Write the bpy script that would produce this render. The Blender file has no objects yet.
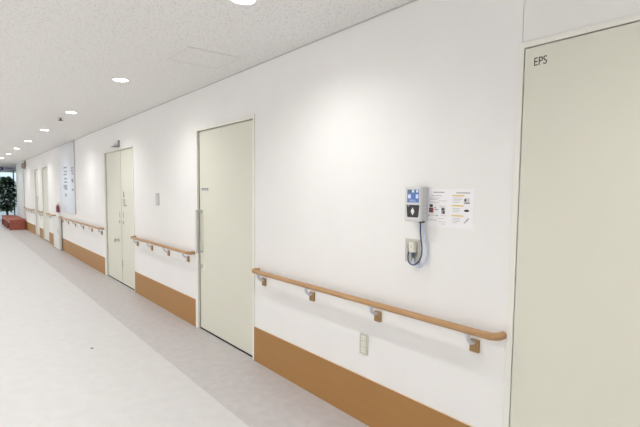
import bpy, bmesh, math, random
from mathutils import Vector, Matrix
random.seed(7)
S = bpy.context.scene
COL = S.collection
PI = math.pi

# ------------------------------------------------------------------ camera
F_PX, CY = 463.73, 225.85
YAW, PITCH, ROLL = 0.6651, 0.0714, 0.0108
CAM = Vector((0.0, 2.0692, 1.5142))
fw = Vector((math.cos(YAW)*math.cos(PITCH), -math.sin(YAW)*math.cos(PITCH), -math.sin(PITCH)))
rt = fw.cross(Vector((0, 0, 1))).normalized()
up = rt.cross(fw)
r2 = math.cos(ROLL)*rt + math.sin(ROLL)*up
u2 = -math.sin(ROLL)*rt + math.cos(ROLL)*up
cd = bpy.data.cameras.new('camera')
cam = bpy.data.objects.new('camera', cd)
COL.objects.link(cam)
cam.matrix_world = Matrix(((r2.x, u2.x, -fw.x, CAM.x), (r2.y, u2.y, -fw.y, CAM.y), (r2.z, u2.z, -fw.z, CAM.z), (0, 0, 0, 1)))
cd.sensor_fit = 'HORIZONTAL'
cd.sensor_width = 36.0
cd.lens = F_PX/640*36.0
cd.shift_y = (CY-213.5)/640
cd.clip_start = 0.02
cd.clip_end = 200
S.camera = cam

# ------------------------------------------------------------------ world, exposure
w = bpy.data.worlds.new('world')
S.world = w
w.use_nodes = True
bg = w.node_tree.nodes['Background']
bg.inputs[0].default_value = (0.86, 0.93, 1.0, 1)
bg.inputs[1].default_value = 0.9
S.view_settings.view_transform = 'Standard'
S.view_settings.look = 'None'
S.view_settings.gamma = 1
S.view_settings.use_curve_mapping = False
S.view_settings.exposure = 0.48
SPOT_W = 34.0
FILL_W = 76.0
LENS = 14.0

# ------------------------------------------------------------------ materials
MATS = {}
def mat(name, rgb, rough=0.5, metal=0.0, var=0.0, vscale=6.0, bump=0.0, bscale=40.0, spec=0.5, stretch=None, rgb2=None):
    m = bpy.data.materials.new(name)
    m.use_nodes = True
    nt = m.node_tree
    b = nt.nodes['Principled BSDF']
    b.inputs['Base Color'].default_value = (*rgb, 1)
    b.inputs['Roughness'].default_value = rough
    b.inputs['Metallic'].default_value = metal
    b.inputs['Specular IOR Level'].default_value = spec
    tc = nt.nodes.new('ShaderNodeTexCoord')
    mp = nt.nodes.new('ShaderNodeMapping')
    nt.links.new(tc.outputs['Object'], mp.inputs[0])
    if stretch:
        mp.inputs['Scale'].default_value = stretch
    n = nt.nodes.new('ShaderNodeTexNoise')
    n.inputs['Scale'].default_value = vscale
    n.inputs['Detail'].default_value = 5
    nt.links.new(mp.outputs[0], n.inputs['Vector'])
    cr = nt.nodes.new('ShaderNodeValToRGB')
    lo = rgb2 if rgb2 else tuple(c*(1-var) for c in rgb)
    hi = rgb if rgb2 else tuple(min(1, c*(1+var)) for c in rgb)
    cr.color_ramp.elements[0].position = 0.3
    cr.color_ramp.elements[1].position = 0.7
    cr.color_ramp.elements[0].color = (*lo, 1)
    cr.color_ramp.elements[1].color = (*hi, 1)
    nt.links.new(n.outputs['Fac'], cr.inputs[0])
    nt.links.new(cr.outputs[0], b.inputs['Base Color'])
    if bump:
        n2 = nt.nodes.new('ShaderNodeTexNoise')
        n2.inputs['Scale'].default_value = bscale
        n2.inputs['Detail'].default_value = 4
        nt.links.new(mp.outputs[0], n2.inputs['Vector'])
        bp = nt.nodes.new('ShaderNodeBump')
        bp.inputs['Strength'].default_value = bump
        bp.inputs['Distance'].default_value = 0.004
        nt.links.new(n2.outputs['Fac'], bp.inputs['Height'])
        nt.links.new(bp.outputs[0], b.inputs['Normal'])
    MATS[name] = m
    return m

def emit(name, rgb, k):
    m = bpy.data.materials.new(name)
    m.use_nodes = True
    nt = m.node_tree
    b = nt.nodes['Principled BSDF']
    b.inputs['Base Color'].default_value = (*rgb, 1)
    b.inputs['Emission Color'].default_value = (*rgb, 1)
    b.inputs['Emission Strength'].default_value = k
    MATS[name] = m
    return m

mat('wall_paint', (0.840, 0.832, 0.820), 0.75, var=0.012, vscale=3, bump=0.06, bscale=260, spec=0.25)
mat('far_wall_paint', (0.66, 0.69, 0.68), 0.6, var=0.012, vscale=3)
mat('panel_light_tint', (0.81, 0.81, 0.785), 0.6, var=0.01, vscale=3, spec=0.3)  # greyer, greener cast of the lighting put into the panel colour
mat('door_paint', (0.715, 0.706, 0.610), 0.42, var=0.012, vscale=2.0, spec=0.4)
mat('frame_paint', (0.815, 0.812, 0.755), 0.42, var=0.01, vscale=3, spec=0.4)
mat('gap_black', (0.020, 0.022, 0.018), 0.8)
mat('gap_green', (0.065, 0.075, 0.058), 0.7)
mat('floor_white', (0.632, 0.622, 0.615), 0.38, rgb2=(0.588, 0.579, 0.572), vscale=9, bump=0.03, bscale=90, spec=0.35)
mat('floor_grey', (0.545, 0.522, 0.520), 0.38, rgb2=(0.480, 0.458, 0.456), vscale=13, bump=0.03, bscale=90, spec=0.35)
mat('brown_sheet', (0.395, 0.205, 0.068), 0.5, rgb2=(0.375, 0.195, 0.064), vscale=5, stretch=(0.6, 1, 6), spec=0.35)
mat('edge_highlight', (0.72, 0.60, 0.48), 0.5, var=0.02)
mat('rail_wood', (0.500, 0.300, 0.145), 0.45, rgb2=(0.420, 0.240, 0.110), vscale=14, stretch=(0.5, 6, 6), spec=0.4)
mat('bracket_brown', (0.340, 0.205, 0.080), 0.5, var=0.05, vscale=20)
mat('zinc', (0.62, 0.64, 0.68), 0.42, metal=0.25, var=0.03, vscale=20)
mat('steel', (0.55, 0.56, 0.54), 0.30, metal=0.7, var=0.03, vscale=12)
mat('plate_beige', (0.560, 0.555, 0.485), 0.45, var=0.02)
mat('plate_dark', (0.34, 0.33, 0.27), 0.5, var=0.02)
mat('plug_white', (0.80, 0.78, 0.68), 0.4, var=0.01)
mat('switch_grey', (0.56, 0.56, 0.53), 0.5, var=0.02)
mat('device_grey', (0.70, 0.705, 0.715), 0.4, var=0.015)
mat('device_side', (0.62, 0.63, 0.64), 0.45, var=0.015)
mat('pad_black', (0.025, 0.024, 0.026), 0.35, var=0.05)
mat('white_print', (0.82, 0.82, 0.82), 0.6)
mat('paper', (0.88, 0.88, 0.90), 0.55, var=0.006)
mat('ink_black', (0.03, 0.03, 0.032), 0.6)
mat('ink_grey', (0.42, 0.42, 0.43), 0.6)
mat('ink_pale', (0.62, 0.62, 0.64), 0.6)
mat('ink_yellow', (0.88, 0.62, 0.12), 0.6)
mat('ink_red', (0.42, 0.10, 0.09), 0.6)
mat('ink_pink', (0.80, 0.66, 0.66), 0.6)
mat('ink_blue', (0.14, 0.17, 0.32), 0.5)
mat('ink_slate', (0.26, 0.275, 0.34), 0.5)
mat('bottle_red', (0.22, 0.06, 0.065), 0.4)
mat('cable_dark', (0.035, 0.075, 0.17), 0.45)
mat('cable_pale', (0.55, 0.65, 0.82), 0.45)
mat('board_white', (0.67, 0.69, 0.74), 0.3, var=0.01)
mat('trim_grey', (0.50, 0.495, 0.48), 0.5)
mat('lamp_trim', (0.85, 0.85, 0.84), 0.4)
mat('hatch', (0.75, 0.745, 0.73), 0.8, var=0.02, vscale=30)
mat('alu', (0.66, 0.655, 0.63), 0.45, metal=0.1)
mat('dark_metal', (0.055, 0.06, 0.075), 0.4, metal=0.3)
mat('bench_red', (0.330, 0.095, 0.060), 0.55, var=0.06, vscale=8)
mat('bench_void_shade', (0.06, 0.022, 0.018), 0.7)  # shade inside the bench openings put into a near-black red
mat('leaf', (0.045, 0.105, 0.040), 0.45, rgb2=(0.020, 0.055, 0.024), vscale=5)
mat('bark', (0.13, 0.085, 0.05), 0.8, var=0.2, vscale=20)
mat('pot', (0.35, 0.33, 0.30), 0.6, var=0.05)
mat('soil', (0.05, 0.035, 0.02), 0.95, var=0.2, vscale=30)
mat('fascia', (0.60, 0.64, 0.74), 0.5, var=0.03)
mat('sign_blue', (0.045, 0.050, 0.20), 0.4)
mat('tan_plastic', (0.30, 0.275, 0.235), 0.5)
mat('sensor_dark', (0.33, 0.33, 0.325), 0.5)
mat('sensor_white', (0.74, 0.74, 0.74), 0.4)
mat('cabinet_white', (0.74, 0.74, 0.70), 0.45, var=0.01)
mat('paving', (0.55, 0.56, 0.57), 0.8, var=0.08, vscale=2)
emit('lamp_lens', (1.0, 0.985, 0.95), LENS)
emit('screen_blue', (0.085, 0.15, 0.36), 0.28)
emit('screen_top', (0.09, 0.14, 0.16), 0.3)
emit('screen_white', (0.60, 0.66, 0.85), 0.12)

# acoustic ceiling: fissured rock-wool board
m = mat('ceiling_board', (0.70, 0.69, 0.665), 0.9, spec=0.1)
nt = m.node_tree
b = nt.nodes['Principled BSDF']
tc = nt.nodes['Texture Coordinate']
mp = nt.nodes.new('ShaderNodeMapping'); mp.inputs['Scale'].default_value = (1.0, 1.5, 1.0)
nt.links.new(tc.outputs['Object'], mp.inputs[0])
n1 = nt.nodes.new('ShaderNodeTexNoise'); n1.inputs['Scale'].default_value = 58; n1.inputs['Detail'].default_value = 3; n1.inputs['Roughness'].default_value = 0.6; n1.inputs['Distortion'].default_value = 0.6
nt.links.new(mp.outputs[0], n1.inputs['Vector'])
cr = nt.nodes.new('ShaderNodeValToRGB')
cr.color_ramp.elements[0].position = 0.33; cr.color_ramp.elements[0].color = (0.64, 0.635, 0.62, 1)
cr.color_ramp.elements[1].position = 0.47; cr.color_ramp.elements[1].color = (0.83, 0.825, 0.81, 1)
nt.links.new(n1.outputs['Fac'], cr.inputs[0])
nt.links.new(cr.outputs[0], b.inputs['Base Color'])
bp = nt.nodes.new('ShaderNodeBump'); bp.inputs['Strength'].default_value = 0.35; bp.inputs['Distance'].default_value = 0.004
cr2 = nt.nodes.new('ShaderNodeValToRGB')
cr2.color_ramp.elements[0].position = 0.32; cr2.color_ramp.elements[1].position = 0.50
nt.links.new(n1.outputs['Fac'], cr2.inputs[0]); nt.links.new(cr2.outputs[0], bp.inputs['Height']); nt.links.new(bp.outputs[0], b.inputs['Normal'])

# clear architectural glass
m = bpy.data.materials.new('glass_pane'); m.use_nodes = True; MATS['glass_pane'] = m
nt = m.node_tree; nt.nodes.clear()
o_ = nt.nodes.new('ShaderNodeOutputMaterial'); mx = nt.nodes.new('ShaderNodeMixShader'); tr = nt.nodes.new('ShaderNodeBsdfTransparent'); gl = nt.nodes.new('ShaderNodeBsdfGlossy')
fr = nt.nodes.new('ShaderNodeFresnel'); fr.inputs[0].default_value = 1.45
tr.inputs[0].default_value = (0.88, 0.94, 0.95, 1); gl.inputs['Roughness'].default_value = 0.03
nt.links.new(fr.outputs[0], mx.inputs[0]); nt.links.new(tr.outputs[0], mx.inputs[1]); nt.links.new(gl.outputs[0], mx.inputs[2]); nt.links.new(mx.outputs[0], o_.inputs[0])

# ------------------------------------------------------------------ mesh helpers
def bx(bm, x0, x1, y0, y1, z0, z1, bev=0.0, seg=2):
    x0, x1 = min(x0, x1), max(x0, x1); y0, y1 = min(y0, y1), max(y0, y1); z0, z1 = min(z0, z1), max(z0, z1)
    t = bmesh.new()
    bmesh.ops.create_cube(t, size=1)
    for v in t.verts:
        v.co = Vector((x0+(v.co.x+.5)*(x1-x0), y0+(v.co.y+.5)*(y1-y0), z0+(v.co.z+.5)*(z1-z0)))
    if bev:
        bmesh.ops.bevel(t, geom=t.edges[:], offset=bev, segments=seg, affect='EDGES', profile=0.5)
    merge(bm, t)
def merge(bm, t):
    me = bpy.data.meshes.new('tmp'); t.to_mesh(me); t.free(); bm.from_mesh(me); bpy.data.meshes.remove(me)
def tube(bm, pts, r, seg=16, squash=1.0):
    pts = [Vector(p) for p in pts]
    rings = []
    prev = None
    for i, p in enumerate(pts):
        d = (pts[min(i+1, len(pts)-1)]-pts[max(i-1, 0)]).normalized()
        if prev is None:
            a = Vector((0, 0, 1)) if abs(d.z) < 0.9 else Vector((1, 0, 0))
            n = (a-d*a.dot(d)).normalized()
        else:
            n = (prev-d*prev.dot(d)).normalized()
        prev = n
        c = d.cross(n)
        rr = r[i] if isinstance(r, (list, tuple)) else r
        rings.append([bm.verts.new(p+(n*math.cos(2*PI*k/seg)+c*math.sin(2*PI*k/seg)*squash)*rr) for k in range(seg)])
    for a, b_ in zip(rings, rings[1:]):
        for k in range(seg):
            bm.faces.new((a[k], a[(k+1) % seg], b_[(k+1) % seg], b_[k]))
    bm.faces.new(rings[0][::-1]); bm.faces.new(rings[-1])
def lathe(bm, prof, c, axis='Z', seg=28):
    c = Vector(c); rings = []
    for (r, h) in prof:
        ring = []
        for k in range(seg):
            a = 2*PI*k/seg
            if axis == 'Z': v = Vector((r*math.cos(a), r*math.sin(a), h))
            elif axis == 'Y': v = Vector((r*math.cos(a), h, r*math.sin(a)))
            else: v = Vector((h, r*math.cos(a), r*math.sin(a)))
            ring.append(bm.verts.new(c+v))
        rings.append(ring)
    for a, b_ in zip(rings, rings[1:]):
        for k in range(seg):
            bm.faces.new((a[k], a[(k+1) % seg], b_[(k+1) % seg], b_[k]))
    bm.faces.new(rings[0][::-1]); bm.faces.new(rings[-1])
def prism(bm, poly, y0, y1):
    # polygon in (x, z), extruded along y
    a = [bm.verts.new((x, y0, z)) for x, z in poly]; b_ = [bm.verts.new((x, y1, z)) for x, z in poly]
    n = len(poly)
    for k in range(n):
        bm.faces.new((a[k], a[(k+1) % n], b_[(k+1) % n], b_[k]))
    bm.faces.new(a[::-1]); bm.faces.new(b_)
def arc(c, r, a0, a1, n, plane='XY', h=0):
    out = []
    for i in range(n+1):
        a = a0+(a1-a0)*i/n
        if plane == 'XY': out.append((c[0]+r*math.cos(a), c[1]+r*math.sin(a), h))
    return out
def smooth_path(pts, n=8):
    P = [Vector(p) for p in pts]; P = [P[0]*2-P[1]]+P+[P[-1]*2-P[-2]]
    out = []
    for i in range(1, len(P)-2):
        for k in range(n):
            t = k/n
            a, b_, c, d = P[i-1], P[i], P[i+1], P[i+2]
            out.append(0.5*((2*b_)+(c-a)*t+(2*a-5*b_+4*c-d)*t*t+(3*b_-a-3*c+d)*t*t*t))
    out.append(P[-2])
    return out

def wloc(o):
    v = Vector((0, 0, 0))
    while o:
        v += o.location; o = o.parent
    return v
def obj(name, bm, m, parent=None, smooth=False, label=None):
    """link bm (built in world coordinates) as one mesh; children are made relative to their parent"""
    bmesh.ops.recalc_face_normals(bm, faces=bm.faces[:])
    me = bpy.data.meshes.new(name)
    if parent:
        bmesh.ops.translate(bm, verts=bm.verts[:], vec=-wloc(parent))
    bm.to_mesh(me); bm.free()
    me.materials.append(MATS[m])
    if smooth:
        me.polygons.foreach_set('use_smooth', [True]*len(me.polygons))
        try: me.set_sharp_from_angle(angle=math.radians(38))
        except Exception: pass
    o = bpy.data.objects.new(name, me)
    COL.objects.link(o)
    if parent: o.parent = parent
    if label: o['label'] = label
    return o
def one(name, m, parent, *boxes, bev=0.0, label=None):
    bm = bmesh.new()
    for b_ in boxes: bx(bm, *b_, bev=bev)
    return obj(name, bm, m, parent, label=label)
def tag(o, label, cat, group=None, kind=None):
    o['label'] = label; o['category'] = cat
    if group: o['group'] = group
    if kind: o['kind'] = kind
    return o
def thing(name, loc, label, cat, group=None, kind=None):
    o = bpy.data.objects.new(name, None); COL.objects.link(o)
    o.location = loc; o.empty_display_size = 0.1
    return tag(o, label, cat, group, kind)
def text_mesh(name, body, size, m, parent, x, z, y, thick=0.0006, sx=1.0):
    cu = bpy.data.curves.new(name, 'FONT'); cu.body = body; cu.size = size; cu.extrude = thick
    cu.space_character = 1.02
    t = bpy.data.objects.new(name+'_tmp', cu); COL.objects.link(t)
    dg = bpy.context.evaluated_depsgraph_get()
    me = bpy.data.meshes.new_from_object(t.evaluated_get(dg))
    bpy.data.objects.remove(t)
    bm = bmesh.new(); bm.from_mesh(me); bpy.data.meshes.remove(me)
    for v in bm.verts:
        v.co = Vector((x-v.co.x*sx, y+v.co.z, z+v.co.y))
    return obj(name, bm, m, parent)

# ------------------------------------------------------------------ setting
H = 2.6
XB, XE, XL = -3.0, 23.5, 27.0      # back wall, end of corridor wall, lobby glass
YL = 6.6                           # opposite wall of the corridor
BORDER = 0.628
# floor field + grey border strip along the wall
fl = one('floor', 'floor_white', None, (XB, XL, BORDER+0.002, YL, -0.05, 0))
tag(fl, 'pale mottled vinyl corridor floor', 'floor', kind='structure')
one('border_strip', 'floor_grey', fl, (XB, XL, -0.2, BORDER, -0.05, 0), label='grey vinyl strip along the wall')
one('lobby_field', 'floor_white', fl, (XE, XL, -3.0, -0.2, -0.05, 0))
one('joint', 'trim_grey', fl, (XB, XL, BORDER, BORDER+0.002, -0.05, -0.0006))
ce = one('ceiling', 'ceiling_board', None, (XB, XL, -3.0, YL, H, H+0.1))
tag(ce, 'off-white fissured acoustic board ceiling', 'ceiling', kind='structure')
# right wall with openings: (x0, x1, top)
OPEN = [(0.21, 1.162, 2.206), (3.572, 4.860, 2.186), (7.100, 8.850, 2.186), (15.20, 16.28, 2.19), (17.12, 18.05, 2.19)]
bm = bmesh.new()
x = XB
for a, c, t in OPEN:
    bx(bm, x, a, -0.2, 0, 0, H)
    if a != 0.21: bx(bm, a, c, -0.2, 0, t, H)
    x = c
bx(bm, x, XE, -0.2, 0, 0, H)
wr = obj('wall_right', bm, 'wall_paint')
tag(wr, 'white corridor wall with doors, handrails and brown kick boards', 'wall', kind='structure')
one('wall_panel', 'panel_light_tint', wr, (0.21, 1.1475, -0.2, 0.0, 2.2075, H), label='pale wall panel over the last door')
one('panel_joint', 'trim_grey', wr, (1.1475, 1.162, -0.2, -0.003, 2.206, H))
one('panel_edge', 'wall_paint', wr, (1.1500, 1.162, -0.1, 0.0, 2.206, H))
tag(one('wall_left', 'wall_paint', None, (XB, XL, YL, YL+0.15, 0, H)), 'white wall on the opposite side of the corridor', 'wall', kind='structure')
tag(one('wall_back', 'wall_paint', None, (XB-0.15, XB, -0.2, YL, 0, H)), 'white wall closing the corridor behind the camera', 'wall', kind='structure')
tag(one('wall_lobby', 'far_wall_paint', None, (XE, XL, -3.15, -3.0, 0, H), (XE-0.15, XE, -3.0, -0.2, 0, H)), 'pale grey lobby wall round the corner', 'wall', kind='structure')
tag(one('trim_1', 'trim_grey', None, (XB, XE, 0, 0.006, H-0.008, H)), 'thin grey line where wall meets ceiling', 'trim', kind='structure')
# pale grey wall lining at the far end of the corridor
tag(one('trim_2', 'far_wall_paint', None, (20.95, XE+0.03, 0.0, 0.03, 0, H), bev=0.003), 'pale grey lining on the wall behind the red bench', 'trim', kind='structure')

# baseboards
BASE = [(1.174, 3.572, 'brown kick board below the nearest handrail'),
        (4.860, 7.100, 'brown kick board between the single door and the double door'),
        (8.850, 13.08, 'brown kick board below the long handrail beyond the double door'),
        (14.00, 15.20, 'short brown kick board beyond the white cabinet'),
        (16.28, 17.12, 'short brown kick board between the two far doors'),
        (18.05, 20.95, 'brown kick board at the far end beside the red bench')]
for a, c, lab in BASE:
    o = one('baseboard_right', 'brown_sheet', None, (a, c, 0.0, 0.007, 0.0, 0.312))
    tag(o, lab, 'baseboard', kind='structure')
    one('top_highlight', 'edge_highlight', o, (a, c, 0.0, 0.009, 0.312, 0.316))  # pale strip paints the highlight along the top of the board

# ------------------------------------------------------------------ doors
def frame(bmf, x0, x1, top, face=0.028, proud=0.008, depth=0.12, f1=0.028):
    bx(bmf, x0, x0+face, -depth, proud, 0, top, 0.0015, 1)
    bx(bmf, x1-f1, x1, -depth, proud, 0, top, 0.0015, 1)
    bx(bmf, x0+face, x1-f1, -depth, proud, top-face, top, 0.0015, 1)
def door(name, x0, x1, top, lab, rec=0.035, splits=(), seal=True, f1=0.028):
    d = thing(name, ((x0+x1)/2, 0, 0), lab, 'door', kind='structure')
    bm = bmesh.new(); frame(bm, x0, x1, top, f1=f1); obj('frame', bm, 'frame_paint', d)
    i0, i1, it = x0+0.028, x1-f1, top-0.028
    edges = [i0]+list(splits)+[i1]
    one('backing', 'gap_black', d, (i0, i1, -rec-0.06, -rec-0.045, 0, it))
    one('threshold', 'gap_black', d, (i0, i1, -rec-0.05, -rec+0.004, 0, 0.003))
    leaves = []
    for k in range(len(edges)-1):
        a, c = edges[k]+(0.004 if k == 0 else 0.009), edges[k+1]-(0.004 if k == len(edges)-2 else 0.009)
        leaves.append(one('leaf', 'door_paint', d, (a, c, -rec-0.04, -rec, 0.014, it-0.006), bev=0.002))
    # dark rubber seal in the far jamb
    if seal: one('seal', 'gap_green', d, (i1-0.010, i1+0.0005, -rec-0.02, -rec+0.002, 0.003, it))
    return d, leaves

# the single sliding door with a bar handle
d1, (lf,) = door('door_1', 3.572, 4.860, 2.186, 'cream single door with a vertical steel bar handle', 0.02, f1=0.062)
hx = 4.742
bm = bmesh.new(); tube(bm, [(hx, 0.035, 0.845), (hx, 0.035, 0.86), (hx, 0.035, 1.30), (hx, 0.035, 1.315)], [0.014, 0.016, 0.016, 0.014], 16)
hd = obj('handle', bm, 'steel', lf, True, label='steel pull bar')
for z in (0.862, 1.300):
    bm = bmesh.new(); tube(bm, [(hx, -0.021, z), (hx, 0.035, z)], 0.009, 12)
    obj('standoff', bm, 'steel', lf, True)
    bm = bmesh.new(); lathe(bm, [(0.018, -0.021), (0.018, -0.015), (0.015, -0.012)], (hx-0.005, 0, z), 'Y', 20)
    obj('rosette', bm, 'steel', lf, True)
bm = bmesh.new(); lathe(bm, [(0.020, -0.021), (0.020, -0.014), (0.012, -0.011), (0.010, 0.0), (0.006, 0.002)], (4.750, 0, 0.70), 'Y', 20)
obj('lock', bm, 'steel', lf, True)
pl = one('name_plate', 'ink_pale', lf, (4.560, 4.745, -0.020, -0.018, 1.522, 1.553))
bm = bmesh.new()
for k in range(4):
    cx = 4.723-k*0.045
    bx(bm, cx-0.016, cx+0.016, -0.018, -0.0175, 1.527, 1.531); bx(bm, cx-0.016, cx+0.016, -0.018, -0.0175, 1.536, 1.5395); bx(bm, cx-0.016, cx+0.016, -0.018, -0.0175, 1.5445, 1.549); bx(bm, cx-0.003, cx+0.003, -0.018, -0.0174, 1.526, 1.55)
obj('lettering', bm, 'ink_black', lf)['kind'] = 'stuff'

# the double door
d2, (lr, ll) = door('door_2', 7.100, 8.850, 2.186, 'cream double door with unequal leaves and a flush bolt', 0.02, (7.86,), f1=0.088)
Y2 = -0.02
one('meeting_strip', 'gap_green', d2, (7.853, 7.867, -0.05, -0.023, 0.01, 2.15))
bm = bmesh.new(); lathe(bm, [(0.032, Y2), (0.032, Y2+0.010), (0.014, Y2+0.014), (0.014, Y2+0.045), (0.030, Y2+0.050), (0.030, Y2+0.070), (0.022, Y2+0.076)], (8.03, 0, 0.70), 'Y', 20)
obj('knob', bm, 'steel', ll, True)
one('flush_bolt', 'steel', lr, (7.812, 7.848, Y2, Y2+0.004, 0.255, 0.415), bev=0.0015)
one('bolt_slot', 'gap_green', lr, (7.823, 7.837, Y2+0.004, Y2+0.0048, 0.28, 0.39))
for (xx, ow) in ((7.955, ll), (7.740, lr)):
    one('label_strip', 'ink_grey', ow, (xx-0.02, xx+0.02, Y2, Y2+0.001, 1.075, 1.175))
    one('lock_plate', 'switch_grey', ow, (xx-0.03, xx+0.03, Y2, Y2+0.003, 0.975, 1.035), bev=0.001)
    bm = bmesh.new(); lathe(bm, [(0.018, Y2+0.003), (0.018, Y2+0.008), (0.010, Y2+0.012)], (xx-0.004, 0, 1.005), 'Y', 16); obj('lock_cylinder', bm, 'ink_grey', ow, True)
# pictogram and three lines of lettering on the narrow leaf
bm = bmesh.new()
lathe(bm, [(0.019, Y2), (0.019, Y2+0.0008)], (7.700, 0, 1.480), 'Y', 14)
prism(bm, [(7.733, 1.455), (7.667, 1.455), (7.684, 1.430), (7.684, 1.398), (7.716, 1.398), (7.716, 1.430)], Y2, Y2+0.0008)
obj('pictogram', bm, 'ink_black', lr)
bm = bmesh.new()
for (z, a, n) in ((1.365, 7.755, 4), (1.325, 7.755, 4), (1.280, 7.755, 6)):
    for k in range(n):
        c = a-0.016-k*0.034
        bx(bm, c-0.012, c+0.012, Y2, Y2+0.0008, z-0.012, z-0.006); bx(bm, c-0.012, c+0.012, Y2, Y2+0.0008, z+0.006, z+0.012); bx(bm, c-0.003, c+0.003, Y2, Y2+0.0009, z-0.012, z+0.012)
obj('lettering', bm, 'ink_black', lr)['kind'] = 'stuff'

# two far doors
d3, (l3,) = door('door_3', 15.20, 16.28, 2.19, 'plain cream far door next to the short handrail', 0.012, seal=False)
d4, (l4,) = door('door_4', 17.12, 18.05, 2.19, 'far cream door with a bar handle, nearest the red bench', 0.03)
bm = bmesh.new(); tube(bm, [(17.28, 0.03, 0.85), (17.28, 0.03, 1.30)], 0.014, 12); obj('handle', bm, 'steel', l4, True)
bm = bmesh.new()
for z in (0.87, 1.28): tube(bm, [(17.28, -0.03, z), (17.28, 0.03, z)], 0.009, 10)
obj('standoff', bm, 'steel', l4, True)

# the shaft door with EPS lettering, flush leaf with a dark gap
d5 = thing('door_5', (0.68, 0, 0), 'large flush cream door lettered EPS at the right', 'door', kind='structure')
one('frame', 'frame_paint', d5, (1.135, 1.164, -0.10, 0.009, 0, 2.2065), (0.20, 1.135, -0.10, 0.009, 2.1805, 2.2065), (0.20, 0.226, -0.10, 0.009, 0, 2.1805), bev=0.0012)
one('backing', 'gap_black', d5, (0.226, 1.135, -0.06, -0.045, 0, 2.1805))
lf5 = one('leaf', 'door_paint', d5, (0.2295, 1.1305, -0.040, 0.006, 0.010, 2.1755), bev=0.0012)
text_mesh('lettering', 'EPS', 0.052, 'ink_black', lf5, 1.0895, 2.0915, 0.0062, sx=0.80)

# ------------------------------------------------------------------ handrails
ZR, YR, RR = 0.833, 0.070, 0.0185
def handrail(x0, x1, brackets, lab, e0=True, e1=True):
    t = thing('handrail', ((x0+x1)/2, 0, 0.75), lab, 'handrail', 'wall handrails')
    r = 0.045
    bm = bmesh.new()
    tube(bm, [(x0+r, YR, ZR), (x1-r, YR, ZR)], RR, 20)
    obj('rail', bm, 'rail_wood', t, True)
    for s, xe in ((-1, x0), (1, x1)):
        cx = xe-s*r
        pts = [(cx+s*r*math.sin(a), YR-r+r*math.cos(a), ZR) for a in [PI/2*k/8 for k in range(9)]]+[(xe, 0.0, ZR)]
        bm = bmesh.new(); tube(bm, pts, RR+0.0006, 20)
        obj('end_return', bm, 'rail_wood', t, True)
    for xb in brackets:
        pb = one('bracket', 'bracket_brown', t, (xb-0.027, xb+0.025, 0, 0.017, 0.710, 0.776), bev=0.003)
        bm = bmesh.new()
        path = smooth_path([(xb, 0.014, 0.760), (xb, 0.034, 0.762), (xb, 0.054, 0.774), (xb, 0.066, 0.792), (xb, 0.070, 0.818)], 5)
        tube(bm, path, 0.0105, 12, 1.15)
        bx(bm, xb-0.018, xb+0.018, 0.060, 0.080, 0.812, 0.8165)
        obj('bracket_arm', bm, 'zinc', pb, True, label='grey metal bracket arm')
    return t
handrail(1.186, 3.502, (1.336, 2.030, 2.714, 3.400), 'nearest wooden handrail, below the wall terminal')
handrail(4.895, 7.045, (5.062, 5.679, 6.308, 6.93), 'wooden handrail between the single door and the double door')
handrail(8.90, 13.06, (9.048, 9.819, 10.582, 11.397, 12.206, 12.95), 'long wooden handrail beyond the double door, under the sign board')
handrail(14.05, 15.14, (14.25, 14.92), 'short wooden handrail beyond the white cabinet')
handrail(16.33, 17.07, (16.48, 16.92), 'shortest wooden handrail, between the two far doors')
handrail(18.12, 20.80, (18.35, 19.1, 19.85, 20.6), 'farthest wooden handrail, next to the red bench')

# ------------------------------------------------------------------ wall terminal, notice, outlets
T = thing('wall_terminal', (1.717, 0, 1.36), 'grey wall terminal with blue screen and black sensor pad', 'terminal')
bm = bmesh.new(); bx(bm, 1.662, 1.774, 0.0, 0.062, 1.362, 1.552, 0.006, 3)
body = obj('body', bm, 'device_side', T, True)
bm = bmesh.new(); bx(bm, 1.660, 1.776, 0.050, 0.071, 1.360, 1.554, 0.007, 3)
fp = obj('front_cover', bm, 'device_grey', T, True)
one('bezel', 'device_side', fp, (1.6675, 1.7575, 0.0710, 0.0718, 1.462, 1.541))
sc = one('screen', 'screen_blue', fp, (1.671, 1.754, 0.0716, 0.0724, 1.466, 1.537))
one('status_bar', 'screen_top', sc, (1.671, 1.754, 0.0724, 0.0727, 1.519, 1.537))
for (a, c, z0, z1) in ((1.728, 1.748, 1.488, 1.510), (1.675, 1.692, 1.488, 1.510), (1.704, 1.720, 1.521, 1.535), (1.675, 1.690, 1.521, 1.535)):
    one('icon', 'screen_white', sc, (a, c, 0.0724, 0.0730, z0, z1))
one('caption', 'screen_white', sc, (1.690, 1.738, 0.0724, 0.0729, 1.472, 1.474), (1.700, 1.738, 0.0724, 0.0729, 1.478, 1.480))
bm = bmesh.new(); prism(bm, [(1.758, 1.452), (1.666, 1.452), (1.674, 1.386), (1.679, 1.383), (1.745, 1.383), (1.750, 1.386)], 0.070, 0.0735)
pd = obj('sensor_pad', bm, 'pad_black', fp)
bm = bmesh.new()
lathe(bm, [(0.012, 0.0735), (0.012, 0.0742)], (1.712, 0, 1.416), 'Y', 20)
prism(bm, [(1.7215, 1.4235), (1.7025, 1.4235), (1.712, 1.438)], 0.0735, 0.0741); prism(bm, [(1.7215, 1.4085), (1.7025, 1.4085), (1.712, 1.394)], 0.0735, 0.0741)
obj('symbol', bm, 'white_print', pd)
one('caption', 'ink_pale', pd, (1.735, 1.751, 0.0735, 0.0740, 1.444, 1.447))
for k in range(5):
    one('rib', 'device_grey', body, (1.6605, 1.663, 0.010, 0.045, 1.392+k*0.022, 1.399+k*0.022))
one('cable_socket', 'pad_black', body, (1.672, 1.700, 0.014, 0.036, 1.352, 1.363), bev=0.001)

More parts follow.
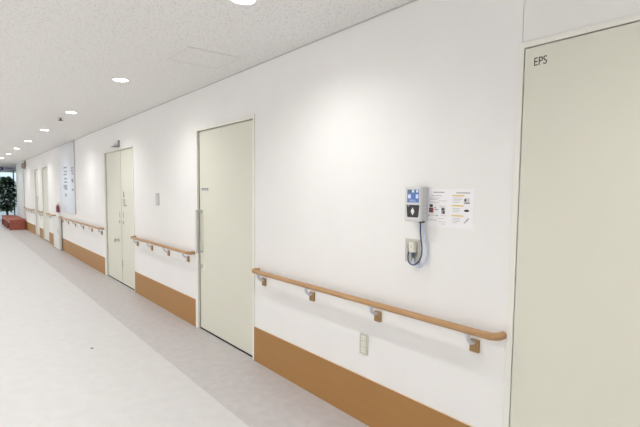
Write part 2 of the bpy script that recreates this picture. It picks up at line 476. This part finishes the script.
N = thing('notice_sheet', (1.522, 0, 1.33), 'printed instruction sheet taped beside the wall terminal', 'notice')
pb = one('sheet', 'paper', N, (1.376, 1.668, 0.0, 0.0012, 1.334, 1.541))
def prints(name, m, rects, y=0.0012):
    if name == 'text_lines':          # lines too fine to pick apart
        bm = bmesh.new()
        for a, c, z0, z1 in rects: bx(bm, a, c, y, y+0.0003, z0, z1)
        o = obj(name, bm, m, pb); o['kind'] = 'stuff'
        return
    for a, c, z0, z1 in rects: one(name, m, pb, (a, c, y, y+0.0003, z0, z1))
# left half: headings, text, photographs
prints('heading', 'ink_grey', [(1.555, 1.628, 1.520, 1.526), (1.570, 1.643, 1.503, 1.506)])
prints('text_lines', 'ink_grey', [(1.585, 1.652, 1.490, 1.492), (1.600, 1.652, 1.483, 1.485), (1.540, 1.590, 1.476, 1.478), (1.590, 1.652, 1.468, 1.470), (1.545, 1.590, 1.448, 1.450), (1.560, 1.585, 1.442, 1.444), (1.590, 1.645, 1.396, 1.398), (1.540, 1.578, 1.396, 1.398), (1.555, 1.590, 1.380, 1.382), (1.600, 1.652, 1.370, 1.3725), (1.540, 1.590, 1.362, 1.364), (1.545, 1.575, 1.351, 1.353)])
prints('pink_rule', 'ink_pink', [(1.653, 1.657, 1.465, 1.497), (1.628, 1.657, 1.409, 1.414)])
prints('photo_dark', 'ink_black', [(1.631, 1.652, 1.442, 1.457)])
prints('photo_red', 'ink_red', [(1.626, 1.656, 1.411, 1.439)])
prints('photo_red_core', 'ink_black', [(1.634, 1.652, 1.417, 1.434)], 0.0015)
prints('photo_red_light', 'white_print', [(1.640, 1.645, 1.424, 1.428)], 0.0018)
prints('arrow', 'ink_black', [(1.592, 1.618, 1.427, 1.430), (1.610, 1.616, 1.436, 1.442)])
prints('photo_grey', 'ink_black', [(1.556, 1.571, 1.425, 1.438), (1.551, 1.564, 1.408, 1.422)])
prints('photo_grey_base', 'ink_grey', [(1.548, 1.573, 1.406, 1.441)], 0.00095)
prints('bullet', 'ink_grey', [(1.652, 1.660, 1.392, 1.401), (1.599, 1.606, 1.393, 1.401)])
# right half
prints('title', 'ink_grey', [(1.396, 1.482, 1.518, 1.524)])
prints('yellow_bar', 'ink_yellow', [(1.430, 1.506, 1.503, 1.510), (1.432, 1.506, 1.450, 1.457), (1.432, 1.506, 1.397, 1.404)])
prints('bar_text', 'ink_grey', [(1.438, 1.495, 1.5055, 1.5075), (1.440, 1.495, 1.4525, 1.4545), (1.440, 1.495, 1.3995, 1.4015)], 0.0015)
prints('text_lines', 'ink_grey', [(1.450, 1.500, 1.494, 1.496), (1.440, 1.500, 1.486, 1.488), (1.450, 1.500, 1.478, 1.480), (1.460, 1.500, 1.470, 1.472), (1.455, 1.500, 1.438, 1.440), (1.450, 1.500, 1.430, 1.432), (1.462, 1.500, 1.422, 1.424), (1.450, 1.500, 1.386, 1.388), (1.455, 1.500, 1.378, 1.380), (1.450, 1.500, 1.370, 1.372), (1.470, 1.500, 1.362, 1.364)])
prints('picture_terminal', 'ink_black', [(1.419, 1.430, 1.476, 1.490), (1.397, 1.432, 1.466, 1.471)])
prints('picture_terminal_base', 'ink_pale', [(1.399, 1.424, 1.470, 1.494)], 0.00095)
bm = bmesh.new()
prism(bm, [(1.432, 1.427), (1.425, 1.434), (1.410, 1.436), (1.401, 1.432), (1.398, 1.427), (1.405, 1.423), (1.424, 1.423)], 0.0012, 0.0015); obj('picture_pad', bm, 'ink_black', pb)
bm = bmesh.new()
prism(bm, [(1.430, 1.365), (1.424, 1.362), (1.398, 1.388), (1.404, 1.392)], 0.0012, 0.0015); obj('picture_hand', bm, 'ink_grey', pb)
prints('picture_hand_tip', 'ink_red', [(1.406, 1.413, 1.377, 1.382)], 0.0015)
prints('tape', 'paper', [(1.370, 1.382, 1.534, 1.546), (1.370, 1.382, 1.330, 1.342)])

P = thing('wall_outlet', (1.765, 0, 1.118), 'double outlet plate under the terminal with a plug in it', 'outlet')
one('plate', 'plate_beige', P, (1.711, 1.818, 0, 0.007, 1.119, 1.254), bev=0.002)
one('socket', 'plate_dark', P, (1.775, 1.800, 0.007, 0.009, 1.195, 1.225), bev=0.001)
one('socket', 'plate_dark', P, (1.727, 1.740, 0.007, 0.009, 1.155, 1.225), bev=0.001)
one('socket', 'plate_dark', P, (1.742, 1.768, 0.007, 0.012, 1.130, 1.175), bev=0.001)
A = thing('power_adapter', (1.755, 0.007, 1.175), 'small cream plug pushed into the outlet', 'plug')
bm = bmesh.new(); bx(bm, 1.728, 1.765, 0.0092, 0.040, 1.180, 1.238, 0.004, 3); obj('body', bm, 'plug_white', A, True)
one('mark', 'ink_pale', A, (1.740, 1.752, 0.040, 0.0404, 1.205, 1.222))
bm = bmesh.new(); tube(bm, [(1.742, 0.026, 1.182), (1.742, 0.026, 1.165), (1.742, 0.026, 1.150)], [0.010, 0.008, 0.004], 12); obj('strain_relief', bm, 'cable_dark', A, True)
bm = bmesh.new(); tube(bm, smooth_path([(1.694, 0.025, 1.353), (1.692, 0.026, 1.310), (1.685, 0.028, 1.262), (1.672, 0.034, 1.212), (1.672, 0.040, 1.165), (1.690, 0.044, 1.130), (1.722, 0.046, 1.112), (1.755, 0.042, 1.122), (1.775, 0.030, 1.145), (1.785, 0.016, 1.178), (1.787, 0.010, 1.20)], 8), 0.0042, 10)
tag(obj('power_cable', bm, 'cable_dark', None, True), 'dark blue cable looping from the terminal to the outlet', 'cable')
bm = bmesh.new(); tube(bm, smooth_path([(1.677, 0.022, 1.353), (1.674, 0.018, 1.300), (1.664, 0.014, 1.245), (1.652, 0.012, 1.190), (1.658, 0.012, 1.148), (1.678, 0.014, 1.112), (1.708, 0.018, 1.100), (1.735, 0.022, 1.118), (1.745, 0.018, 1.142)], 8), 0.0055, 10)
tag(obj('network_cable', bm, 'cable_pale', None, True), 'pale blue cable hanging in a loop beside the dark cable', 'cable')

L = thing('low_outlet', (2.156, 0, 0.458), 'beige outlet plate with three sockets above the kick board', 'outlet')
one('plate', 'plate_beige', L, (2.117, 2.194, 0, 0.007, 0.462, 0.598), bev=0.002)
for k in range(3):
    s = one('socket', 'plug_white', L, (2.136, 2.176, 0.007, 0.0085, 0.474+k*0.040, 0.506+k*0.040), bev=0.0006)
    one('slot', 'plate_dark', s, (2.1445, 2.1475, 0.0085, 0.0088, 0.482+k*0.040, 0.498+k*0.040), (2.1645, 2.1675, 0.0085, 0.0088, 0.482+k*0.040, 0.498+k*0.040))

Q = thing('wall_intercom', (6.07, 0, 1.32), 'small grey wall plate between the two cream doors', 'wall plate')
one('plate', 'switch_grey', Q, (6.005, 6.130, 0, 0.010, 1.325, 1.485), bev=0.006)
one('cover', 'device_side', Q, (6.020, 6.115, 0.010, 0.016, 1.345, 1.465), bev=0.002)

# sensor over the double door
D = thing('door_sensor', (7.87, 0, 2.20), 'small grey sensor with bracket above the double door', 'sensor')
one('wall_plate', 'sensor_dark', D, (7.790, 7.822, 0, 0.028, 2.200, 2.305), bev=0.003)
bm = bmesh.new()
bm2 = bmesh.new(); bx(bm2, 7.815, 7.95, 0.0, 0.075, 2.222, 2.275, 0.02, 3); merge(bm, bm2)
obj('housing', bm, 'sensor_white', D, True)
bm = bmesh.new(); bx(bm, 7.79, 7.98, 0.0, 0.085, 2.200, 2.220, 0.006, 2); obj('base', bm, 'sensor_dark', D, True)

# ------------------------------------------------------------------ sign board, cabinet
G = thing('directory_board', (12.2, 0, 0.97), 'tall pale blue-white directory board above the long handrail', 'sign board')
bd = one('board', 'board_white', G, (11.33, 13.12, 0, 0.025, 0.985, 2.585), bev=0.002)
one('edge_strip', 'alu', G, (11.31, 11.33, 0, 0.027, 0.985, 2.585))
bm = bmesh.new()
rr = random.Random(3)
for z in (2.02, 1.93, 1.86, 1.76, 1.68, 1.60, 1.56, 1.52):
    bx(bm, 12.15, 12.62-rr.random()*0.15, 0.025, 0.0258, z, z+0.035)
bx(bm, 12.25, 12.45, 0.025, 0.0258, 1.36, 1.43)
obj('lettering', bm, 'ink_slate', bd)['kind'] = 'stuff'
bm = bmesh.new()
for z in (1.98, 1.92, 1.86, 1.72, 1.68, 1.50):
    bx(bm, 11.42, 11.68-rr.random()*0.1, 0.025, 0.0258, z, z+0.04)
obj('lettering', bm, 'ink_slate', bd)['kind'] = 'stuff'
bm = bmesh.new()
for z in (1.10, 1.05): bx(bm, 12.25, 12.72, 0.025, 0.0258, z, z+0.03)
obj('caption', bm, 'ink_pale', bd)['kind'] = 'stuff'

K = thing('low_cabinet', (13.55, 0, 0), 'white low cabinet set between the handrails below the dispenser', 'cabinet')
one('body', 'cabinet_white', K, (13.10, 13.98, 0.022, 0.070, 0.012, 0.82), bev=0.003)
kd = one('door', 'cabinet_white', K, (13.13, 13.95, 0.070, 0.076, 0.04, 0.80), bev=0.002)
one('handle', 'steel', kd, (13.18, 13.21, 0.076, 0.088, 0.42, 0.52), bev=0.002)
one('plinth', 'trim_grey', K, (13.11, 13.97, 0.022, 0.060, 0.0, 0.012))
V = thing('dispenser', (13.45, 0, 0.90), 'pale dispenser with a dark red bottle above the low cabinet', 'dispenser')
one('back_plate', 'ink_pink', V, (13.20, 13.72, 0, 0.012, 0.93, 1.20), bev=0.002)
one('tray', 'sensor_white', V, (13.24, 13.66, 0.012, 0.10, 0.93, 0.95), bev=0.002)
bm = bmesh.new(); lathe(bm, [(0.032, 0.951), (0.036, 0.965), (0.036, 1.09), (0.016, 1.12), (0.014, 1.15)], (13.32, 0.058, 0), 'Z', 20); obj('bottle', bm, 'bottle_red', V, True)
one('box', 'sensor_white', V, (13.44, 13.64, 0.012, 0.08, 0.951, 1.12), bev=0.004)

# ------------------------------------------------------------------ ceiling fittings
ORD = ['nearest', 'second nearest', 'third nearest', 'fourth nearest', 'fifth nearest', 'sixth nearest', 'seventh nearest', 'farthest visible']
LX0, LDX, LY = 2.394, 2.4716, 0.758
proto = thing('downlight', (LX0, LY, H), 'round ceiling downlight', 'downlight', 'recessed ceiling downlights')
bm = bmesh.new()
seg = 40; prof = [(0.088, H), (0.088, H-0.004), (0.082, H-0.007), (0.070, H-0.007), (0.066, H-0.003), (0.066, H)]
rings = [[bm.verts.new((LX0+r*math.cos(2*PI*k/seg), LY+r*math.sin(2*PI*k/seg), z)) for k in range(seg)] for r, z in prof]
for a, b_ in zip(rings, rings[1:]):
    for k in range(seg): bm.faces.new((a[k], a[(k+1) % seg], b_[(k+1) % seg], b_[k]))
p_ring = obj('trim_ring', bm, 'lamp_trim', proto, True)
bm = bmesh.new(); lathe(bm, [(0.0665, H-0.004), (0.060, H-0.0055), (0.03, H-0.007)], (LX0, LY, 0), 'Z', 40)
p_lens = obj('lens', bm, 'lamp_lens', proto, True)
ld = bpy.data.lights.new('downlight_beam', 'SPOT')
ld.energy = SPOT_W; ld.spot_size = math.radians(150); ld.spot_blend = 1.0; ld.shadow_soft_size = 0.032
ld.color = (1.0, 0.988, 0.978)
p_lamp = bpy.data.objects.new('downlight_beam', ld); COL.objects.link(p_lamp); p_lamp.parent = proto; p_lamp.location = (0, 0, -0.02)
ld2 = ld.copy(); ld2.name = 'fill_beam'; ld2.energy = FILL_W
def copy_light(x, y, lab, fill=False):
    c = proto.copy(); COL.objects.link(c); c.location = (x, y, H); c['label'] = lab
    for ch in (p_ring, p_lens, p_lamp):
        d = ch.copy(); COL.objects.link(d); d.parent = c
        if fill and ch is p_lamp: d.data = ld2
    return c
proto['label'] = 'nearest round downlight, cut by the top edge of the photo'
for i in range(1, 8):
    copy_light(LX0+i*LDX, LY, '%s round downlight in the ceiling row' % ORD[i])
for i in (-2, -1, 8, 9):
    copy_light(LX0+i*LDX, LY, 'round downlight of the same row outside the photo')
for q, yy in enumerate((3.2, 4.65, 5.9)):  # unseen fill rows, added to brighten floor and ceiling by bounce
    for i in range(-2, 10):
        copy_light(LX0+i*LDX, yy, 'added fill downlight of %s' % ('the second row, outside the photo', 'the third row, outside the photo', 'an unseen row along the opposite wall')[q], True)

C = thing('ceiling_sprinkler', (8.025, 0.784, H), 'tiny dark sprinkler head in the ceiling beside a downlight', 'sprinkler')
bm = bmesh.new(); lathe(bm, [(0.045, H), (0.040, H-0.006), (0.016, H-0.010)], (8.025, 0.784, 0), 'Z', 20); obj('escutcheon', bm, 'switch_grey', C, True)
bm = bmesh.new(); lathe(bm, [(0.014, H-0.008), (0.014, H-0.030), (0.034, H-0.034), (0.034, H-0.040)], (8.025, 0.784, 0), 'Z', 20); obj('head', bm, 'gap_green', C, True)

AP = thing('access_panel', (3.65, 0.44, H), 'square ceiling access panel with a thin frame', 'access panel')
one('panel', 'ceiling_board', AP, (3.446, 3.858, 0.228, 0.642, H-0.002, H))
one('frame', 'hatch', AP, (3.430, 3.444, 0.212, 0.658, H-0.003, H), (3.860, 3.874, 0.212, 0.658, H-0.003, H), (3.444, 3.860, 0.212, 0.226, H-0.003, H), (3.444, 3.860, 0.644, 0.658, H-0.003, H))

SP = bmesh.new(); lathe(SP, [(0.014, 0.0), (0.013, 0.002), (0.006, 0.003)], (4.772, 1.093, 0), 'Z', 16)
tag(obj('floor_plug', SP, 'gap_black', None, True), 'tiny dark round plug in the pale floor', 'floor plug')

# ------------------------------------------------------------------ far end: bench, plant, lobby glass
B = thing('bench', (22.4, 0.28, 0), 'low red-brown bench along the wall at the corridor end', 'bench')
bm = bmesh.new(); bx(bm, 20.6, 24.2, 0.035, 0.56, 0.335, 0.40, 0.012, 2); obj('seat', bm, 'bench_red', B, True)
one('end_panel', 'bench_red', B, (20.6, 20.66, 0.035, 0.55, 0, 0.335), bev=0.003)
one('end_panel', 'bench_red', B, (24.14, 24.2, 0.035, 0.55, 0, 0.335), bev=0.003)
one('back_panel', 'bench_void_shade', B, (20.66, 24.14, 0.035, 0.08, 0, 0.335))
for xx in (21.8, 23.0): one('divider', 'bench_red', B, (xx-0.03, xx+0.03, 0.08, 0.55, 0, 0.335))
one('front_rail', 'bench_red', B, (20.66, 24.14, 0.52, 0.55, 0.26, 0.335))

PX, PY = 24.85, 0.30
PT = thing('potted_tree', (PX, PY, 0), 'dark green leafy potted tree behind the red bench', 'plant')
bm = bmesh.new(); lathe(bm, [(0.14, 0), (0.15, 0.01), (0.19, 0.33), (0.20, 0.35), (0.18, 0.35), (0.17, 0.31)], (PX, PY, 0), 'Z', 28); obj('pot', bm, 'pot', PT, True)
bm = bmesh.new(); lathe(bm, [(0.172, 0.29), (0.171, 0.312)], (PX, PY, 0), 'Z', 24); obj('soil', bm, 'soil', PT)
rl = random.Random(11)
bm = bmesh.new()
stems = []
for k in range(5):
    a = 2*PI*k/5+rl.random(); q = 0.10+0.10*rl.random()
    pts = smooth_path([(PX+0.03*math.cos(a), PY+0.03*math.sin(a), 0.30), (PX+0.05*math.cos(a+.5), PY+0.05*math.sin(a+.5), 0.8), (PX+q*math.cos(a), PY+q*math.sin(a), 1.35), (PX+1.5*q*math.cos(a+.3), PY+1.5*q*math.sin(a+.3), 1.85)], 6)
    tube(bm, pts, [0.018-0.012*i/len(pts) for i in range(len(pts))], 8); stems.append(pts)
obj('trunk', bm, 'bark', PT, True)
bm = bmesh.new()
for k in range(1700):
    z = 0.55+1.5*rl.random()**0.8
    rad = (0.36 if z > 1.1 else 0.12+0.24*(z-0.55)/0.55)*(1 if z < 1.6 else max(0.25, 1-(z-1.6)/0.55))
    a = rl.random()*2*PI; r = rad*math.sqrt(rl.random())
    c = Vector((PX+r*math.cos(a), PY+r*math.sin(a), z))
    d = Vector((math.cos(a), math.sin(a), -0.5+0.9*rl.random())).normalized()
    sd = d.cross(Vector((0, 0, 1))).normalized(); nrm = sd.cross(d)
    l = 0.15+0.12*rl.random(); wd = l*0.2
    v = [c, c+d*l*0.45+sd*wd+nrm*0.01, c+d*l*0.45-sd*wd+nrm*0.01, c+d*l-nrm*0.03, c+d*l*0.45-nrm*0.004]
    v = [bm.verts.new(q) for q in v]
    bm.faces.new((v[0], v[1], v[4])); bm.faces.new((v[0], v[4], v[2])); bm.faces.new((v[1], v[3], v[4])); bm.faces.new((v[4], v[3], v[2]))
fo = obj('foliage', bm, 'leaf', PT); fo['kind'] = 'stuff'

# glazed lobby end
WN = thing('window_1', (XL, 0, 0), 'glazed entrance wall at the far end of the corridor', 'window', kind='structure')
for yy in (-3.0, -2.1, -1.2, -0.62, -0.18, 0.62, 1.5, 2.4, 3.3, 4.2, 5.1, 6.0):
    one('mullion', 'dark_metal' if yy == -0.18 else 'alu', WN, (XL, XL+0.08, yy, yy+0.045, 0, 2.37))
one('transom', 'alu', WN, (XL, XL+0.08, -3.0, YL, 2.33, 2.37))
one('bottom_rail', 'alu', WN, (XL, XL+0.08, -3.0, YL, 0.0, 0.06))
ys = [-3.0, -2.1, -1.2, -0.62, -0.18, 0.62, 1.5, 2.4, 3.3, 4.2, 5.1, 6.0, YL]
for a, c in zip(ys, ys[1:]):
    one('pane', 'glass_pane', WN, (XL+0.035, XL+0.043, a+0.045, c, 0.06, 2.33))
one('push_bar', 'dark_metal', WN, (XL-0.05, XL-0.02, -0.335, -0.315, 0.3, 2.2), (XL-0.03, XL+0.04, -0.33, -0.32, 0.4, 0.42), (XL-0.03, XL+0.04, -0.33, -0.32, 2.1, 2.12))
tag(one('wall_front', 'fascia', None, (XL, XL+0.1, -3.0, YL, 2.37, H)), 'blue-grey fascia over the entrance glass', 'wall', kind='structure')
SG = thing('entrance_sign', (XL, 0.4, 2.40), 'dark blue sign on the fascia over the entrance', 'sign')
one('panel', 'sign_blue', SG, (XL-0.03, XL, 0.24, 1.10, 2.42, 2.56), bev=0.002)
one('emblem', 'white_print', SG, (XL-0.032, XL-0.03, 0.30, 0.36, 2.47, 2.51))
bm = bmesh.new()
for k in range(6): bx(bm, XL-0.004, XL, -0.05-k*0.05+0.22, -0.09-k*0.05+0.22, 2.50, 2.545)
for k in range(8): bx(bm, XL-0.004, XL, -0.03-k*0.05, -0.06-k*0.05, 2.43, 2.455)
obj('lettering', bm, 'ink_blue', SG)['kind'] = 'stuff'
tag(one('ground_outside', 'paving', None, (XL+0.1, XL+30, -20, 20, -0.07, -0.02)), 'pale paving outside the entrance glass', 'ground', kind='structure')

# grey unit high on the wall at the corridor end
U = thing('wall_speaker', (20.35, 0, 2.30), 'small tan unit high on the wall above the red bench', 'speaker')
one('bracket', 'tan_plastic', U, (20.28, 20.34, 0, 0.05, 2.38, 2.56), bev=0.003)
bm = bmesh.new(); prism(bm, [(0.0, 2.27), (0.11, 2.30), (0.11, 2.47), (0.0, 2.50)], 20.20, 20.42)
for v in bm.verts: v.co = Vector((v.co.y, v.co.x+0.03, v.co.z))
obj('housing', bm, 'tan_plastic', U)
